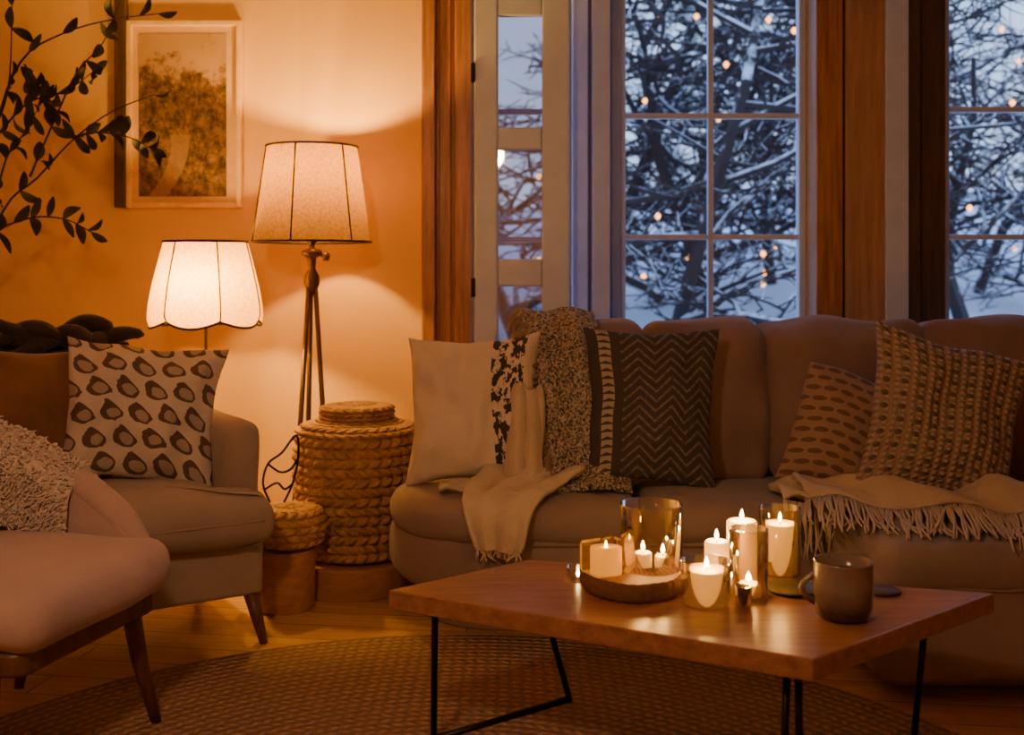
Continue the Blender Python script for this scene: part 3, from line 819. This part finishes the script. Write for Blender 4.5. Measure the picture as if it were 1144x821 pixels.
# ---------------------------------------------------------------- branches in floor vase
V = group('dried_branches_in_vase', (-2.15, 4.3, 0))
lathe('vase', [(.001, 0), (.11, 0), (.15, .08), (.17, .3), (.15, .55), (.09, .78), (.06, .88), (.075, .95), (.065, .95), (.05, .88), (.08, .76), (.001, .5)], m_vase, V, 48)
stems = [
 [(-2.15, .6), (-2.12, 1.0), (-1.98, 1.42), (-1.84, 1.55), (-1.68, 1.70), (-1.52, 1.80), (-1.36, 1.86)],
 [(-2.15, .6), (-2.10, 1.1), (-1.97, 1.70), (-1.86, 1.98), (-1.70, 2.09), (-1.52, 2.15), (-1.36, 2.18)],
 [(-2.15, .6), (-2.10, 1.05), (-1.99, 1.30), (-1.85, 1.39), (-1.72, 1.39), (-1.62, 1.34)],
 [(-2.15, .6), (-2.14, 1.1), (-2.02, 1.62), (-1.93, 1.88), (-1.90, 2.2)],
 [(-1.84, 1.55), (-1.74, 1.78), (-1.66, 1.95), (-1.55, 2.08), (-1.47, 2.3)],
 [(-1.68, 1.70), (-1.58, 1.72), (-1.46, 1.70), (-1.38, 1.66)],
 [(-1.86, 1.98), (-1.80, 1.86), (-1.74, 1.80)], [(-1.98, 1.42), (-1.93, 1.62), (-1.86, 1.72), (-1.80, 1.83)],
 [(-1.97, 1.70), (-1.85, 1.83), (-1.70, 1.88), (-1.60, 1.95)]]
mb = MB(); lf = MB(); rr = random.Random(2)
def leaf(p, d, L, w):
    d = d.normalized(); s = d.cross(Vector((rr.gauss(0, .5), -1, rr.gauss(0, .5)))).normalized(); nn = d.cross(s)
    b = len(lf.v); K_ = 6
    for i in range(K_ + 1):
        t = i / K_; ww = w * sin(pi * min(1, t * .92 + .04)) ** .8; c = p + d * L * t + nn * (.18 * L * sin(pi * t))
        lf.v += [c - s * ww + nn * ww * .3, c, c + s * ww + nn * ww * .3]
    for i in range(K_):
        a = b + i * 3; lf.f += [(a, a + 1, a + 4, a + 3), (a + 1, a + 2, a + 5, a + 4)]
for k, st in enumerate(stems):
    yo = 4.3
    pp = [(x, yo + .05 * sin(k * 2 + i * .8) - .02 * k * (i > 1), z) for i, (x, z) in enumerate(st)]
    if k >= 4: pp = [(x, 4.27, z) for x, z in st]
    pts = [cr(pp, t / 24) for t in range(25)]
    r0 = .007 if k < 4 else .005
    mb.tube(pts, [r0 * (1 - .7 * i / 24) for i in range(25)], 6)
    for i in range(7 if k < 4 else 2, 25, 2 if k in (2,) else 3):
        if pts[i].z < 1.25: continue
        d = (pts[min(i + 1, 24)] - pts[i - 1]).normalized()
        for s in (-1, 1):
            if rr.random() < .72:
                dd = d * .5 + Vector((0, 0, 1)).cross(d) * .2 + Vector((rr.gauss(0, .3), rr.gauss(0, .5), s * .8))
                leaf(pts[i], dd, rr.uniform(.06, .10), rr.uniform(.013, .022))
    leaf(pts[-1], pts[-1] - pts[-3], .07, .015)
mb.obj('stems', m_stem, V, world=True); lf.obj('leaves', m_leaf, V, world=True)

# ---------------------------------------------------------------- coffee table
Tt = group('coffee_table', (.4, 2.65, 0))
q = [(-.300, 2.715), (.602, 2.235), (1.160, 2.69), (.043, 3.00)]
z0, z1 = .373, .42
mk('top', [(x, y, z0) for x, y in q] + [(x, y, z1) for x, y in q], [(3, 2, 1, 0), (4, 5, 6, 7), (0, 1, 5, 4), (1, 2, 6, 5), (2, 3, 7, 6), (3, 0, 4, 7)], m_table, Tt, False, world=True)
bv = Tt.children[-1].modifiers.new('b', 'BEVEL'); bv.width = .004; bv.segments = 3
mb = MB(); r = .0085
mb.tube([(-.19, 2.765, .373), (-.197, 2.81, .01)], r, 8); mb.tube([(.065, 2.955, .373), (.158, 3.07, .01)], r, 8)
mb.tube([(-.197, 2.81, .011), (.158, 3.07, .011)], .011, 8)
mb.tube([(-.19, 2.765, .364), (.065, 2.955, .364)], r, 8)
mb.tube([(.575, 2.335, .373), (.56, 2.33, .01)], r, 8); mb.tube([(.60, 2.345, .373), (.605, 2.35, .01)], r, 8); mb.tube([(1.0, 2.70, .373), (.985, 2.75, .01)], r, 8)
mb.tube([(.56, 2.33, .011), (.985, 2.75, .011)], .011, 8); mb.tube([(.575, 2.335, .364), (1.0, 2.70, .364)], r, 8)
o = mb.obj('metal_legs', m_metal, Tt, world=True); o.location.z = .006
# ---- things on the table
ZT = .4205
def flame(parent, x, y, z, s=1.0):
    o = lathe('flame', [(.001, 0), (.004 * s, .005 * s), (.0052 * s, .010 * s), (.0035 * s, .018 * s), (.0005, .026 * s)], m_flame, parent, 12, (x, y, z)); return o
def candle(parent, x, y, z, r, h, light=1.2, lit=True):
    lathe('wax', [(.001, 0), (r, 0), (r, h - .004), (r - .004, h), (r * .75, h - .003), (.001, h - .006)], m_wax, parent, 32, (x, y, z))
    m = MB(); m.tube([(x, y, z + h - .008), (x + .001, y, z + h + .006)], .0012, 5); m.obj('wick', m_metal, parent)
    if lit:
        flame(parent, x, y, z + h + .003, .95)
        point('flame_light', (x, y, z + h + .016), light * 2.2, (1, .50, .12), .008, parent)
def glasscup(parent, x, y, z, r, h, mat=m_glass, nm='glass'):
    return lathe(nm, [(.001, .004), (r - .003, .004), (r - .0025, h), (r, h), (r + .001, h - .002), (r, .003), (r - .004, 0), (.001, 0)], mat, parent, 48, (x, y, z))

TR = group('log_slice_tray', (.295, 2.72, ZT))
n = N('log_end'); s = n.sep(n.coord()); rr_ = n.math('SQRT', n.math('ADD', n.math('MULTIPLY', s[0], s[0]), n.math('MULTIPLY', s[1], s[1])))
w = n.math('SINE', n.math('ADD', n.math('MULTIPLY', rr_, 700.0), n.math('MULTIPLY', n.noise(n.coord(), 9, 3), 9.0)))
n.set(n.mix(n.ramp(w, -1, 1), (.22, .10, .045), (.40, .22, .11)), .6); m_log = n.m
m_barkw = plain('rough_bark', (.17, .08, .04), .85, 0, 1, 60)
def logf(a, r, z): return (r * (1 + .035 * sin(3 * a) + .02 * sin(7 * a + 1) + (.02 * sin(31 * a) if r > .1 else 0)), z)
lathe('bark', [(.001, 0), (.118, 0), (.125, .012), (.124, .036), (.118, .046)], m_barkw, TR, 128, fn=logf)
lathe('top', [(.118, .046), (.05, .0465), (.001, .0465)], m_log, TR, 128, fn=logf)
def onlog(nm, x, y): return group(nm, (x, y, ZT + .0475))
H = onlog('hurricane_candle_glass', .340, 2.735); glasscup(H, 0, 0, 0, .076, .158); candle(H, -.02, 0, .005, .022, .035, .9); candle(H, .03, .01, .005, .02, .025, .5)
Yb = onlog('amber_glass_votive', .226, 2.69)
m = MB(); m.box(-.052, .052, -.042, .042, 0, .078); m.obj('amber_block', m_amber, Yb, False, .01); 
lathe('wax', [(.001, .002), (.038, .002), (.038, .062), (.001, .062)], m_wax, Yb, 32); flame(Yb, 0, 0, .06, .7)
Yb.rotation_euler = (0, 0, .5)
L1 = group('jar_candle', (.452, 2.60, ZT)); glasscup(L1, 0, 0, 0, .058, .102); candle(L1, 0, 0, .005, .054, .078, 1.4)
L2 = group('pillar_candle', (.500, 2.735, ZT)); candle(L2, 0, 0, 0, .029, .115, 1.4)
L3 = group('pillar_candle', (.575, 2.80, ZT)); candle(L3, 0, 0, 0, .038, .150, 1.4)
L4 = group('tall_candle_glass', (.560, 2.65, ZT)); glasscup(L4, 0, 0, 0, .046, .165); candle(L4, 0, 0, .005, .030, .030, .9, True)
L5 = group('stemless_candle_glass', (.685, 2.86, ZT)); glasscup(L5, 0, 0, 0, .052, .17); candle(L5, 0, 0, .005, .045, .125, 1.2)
L6 = group('smoked_shot_glass', (.532, 2.575, ZT)); glasscup(L6, 0, 0, 0, .019, .05, glassm('smoked_glass', (.5, .42, .36), .3))
L8 = group('glass_votive', (.165, 2.80, ZT)); glasscup(L8, 0, 0, 0, .03, .035); flame(L8, 0, 0, .008, .8)
Pl = group('dark_saucer', (.675, 2.70, ZT)); lathe('dish', [(.001, 0), (.035, 0), (.066, .009), (.068, .012), (.063, .012), (.035, .005), (.001, .004)], plain('dark_glaze', (.05, .04, .035), .3), Pl, 40)
Cs2 = group('coaster', (.89, 2.70, ZT)); lathe('disc', [(.001, 0), (.045, 0), (.047, .003), (.045, .006), (.001, .006)], m_trimdark, Cs2, 40)
n = N('reactive_glaze'); v = n.coord(); s = n.sep(v); f = n.noise(v, 20, 4)
k = n.ramp(n.math('ADD', s[2], n.math('MULTIPLY', f, .05)), .05, .10); n.set(n.mix(k, (.07, .04, .03), (.23, .17, .135)), .18); n.bump(n.noise(v, 40, 2), .2, .004); m_mug = n.m
Mg = group('coffee_mug', (.740, 2.50, ZT)); Mg.rotation_euler = (0, 0, radians(-15))
lathe('cup', [(.001, 0), (.046, 0), (.058, .008), (.064, .03), (.065, .085), (.064, .124), (.0655, .128), (.061, .128), (.060, .085), (.057, .03), (.001, .012)], m_mug, Mg, 48)
m = MB(); pts = [Vector((-.060, 0, .095)) + Vector((-.030 * sin(pi * t / 12), -.006 * sin(pi * t / 12), -.066 * t / 12)) for t in range(13)]; m.tube(pts, .007, 8); m.obj('handle', m_mug, Mg)
lathe('coffee', [(.001, .10), (.0595, .10)], plain('coffee', (.03, .012, .005), .1), Mg, 32)

# ---------------------------------------------------------------- added fill light shaped as a pendant, unseen behind the viewer
Pd = group('added_fill_pendant', (-.7, .9, 0))
lathe('shade', [(.03, 2.30), (.10, 2.27), (.20, 2.12), (.205, 2.10), (.198, 2.10), (.095, 2.26), (.03, 2.28)], m_brass, Pd, 48)
m = MB(); m.tube([(0, 0, 2.28), (0, 0, 2.7)], .004, 6); m.obj('cord', m_metal, Pd)
lathe('bulb', [(.001, 2.10), (.03, 2.12), (.035, 2.15), (.02, 2.2)], m_bulb, Pd, 20)
point('bulb_light', (0, 0, 2.06), 70, (1, .57, .33), .10, Pd)

# ---------------------------------------------------------------- world & camera
w = bpy.data.worlds.new('dusk_sky'); SC.world = w; w.use_nodes = True; nt = w.node_tree
bg = nt.nodes['Background']; tc = nt.nodes.new('ShaderNodeTexCoord'); sp = nt.nodes.new('ShaderNodeSeparateXYZ'); rp = nt.nodes.new('ShaderNodeValToRGB')
nt.links.new(tc.outputs['Generated'], sp.inputs[0]); nt.links.new(sp.outputs[2], rp.inputs[0]); nt.links.new(rp.outputs[0], bg.inputs[0])
rp.color_ramp.elements[0].color = (.46, .62, .95, 1); rp.color_ramp.elements[1].color = (.24, .38, .78, 1); rp.color_ramp.elements[0].position = .1
bg.inputs[1].default_value = 2.3

cam = bpy.data.cameras.new('camera'); co = bpy.data.objects.new('camera', cam); SC.collection.objects.link(co)
co.location = (0, 0, 1.2); co.rotation_euler = (radians(90), 0, 0)
cam.sensor_width = 36; cam.lens = 1250 / 1144 * 36; cam.shift_y = -110.5 / 1144; cam.clip_start = .05
cam.dof.use_dof = True; cam.dof.focus_distance = 3.3; cam.dof.aperture_fstop = 2.6
SC.camera = co
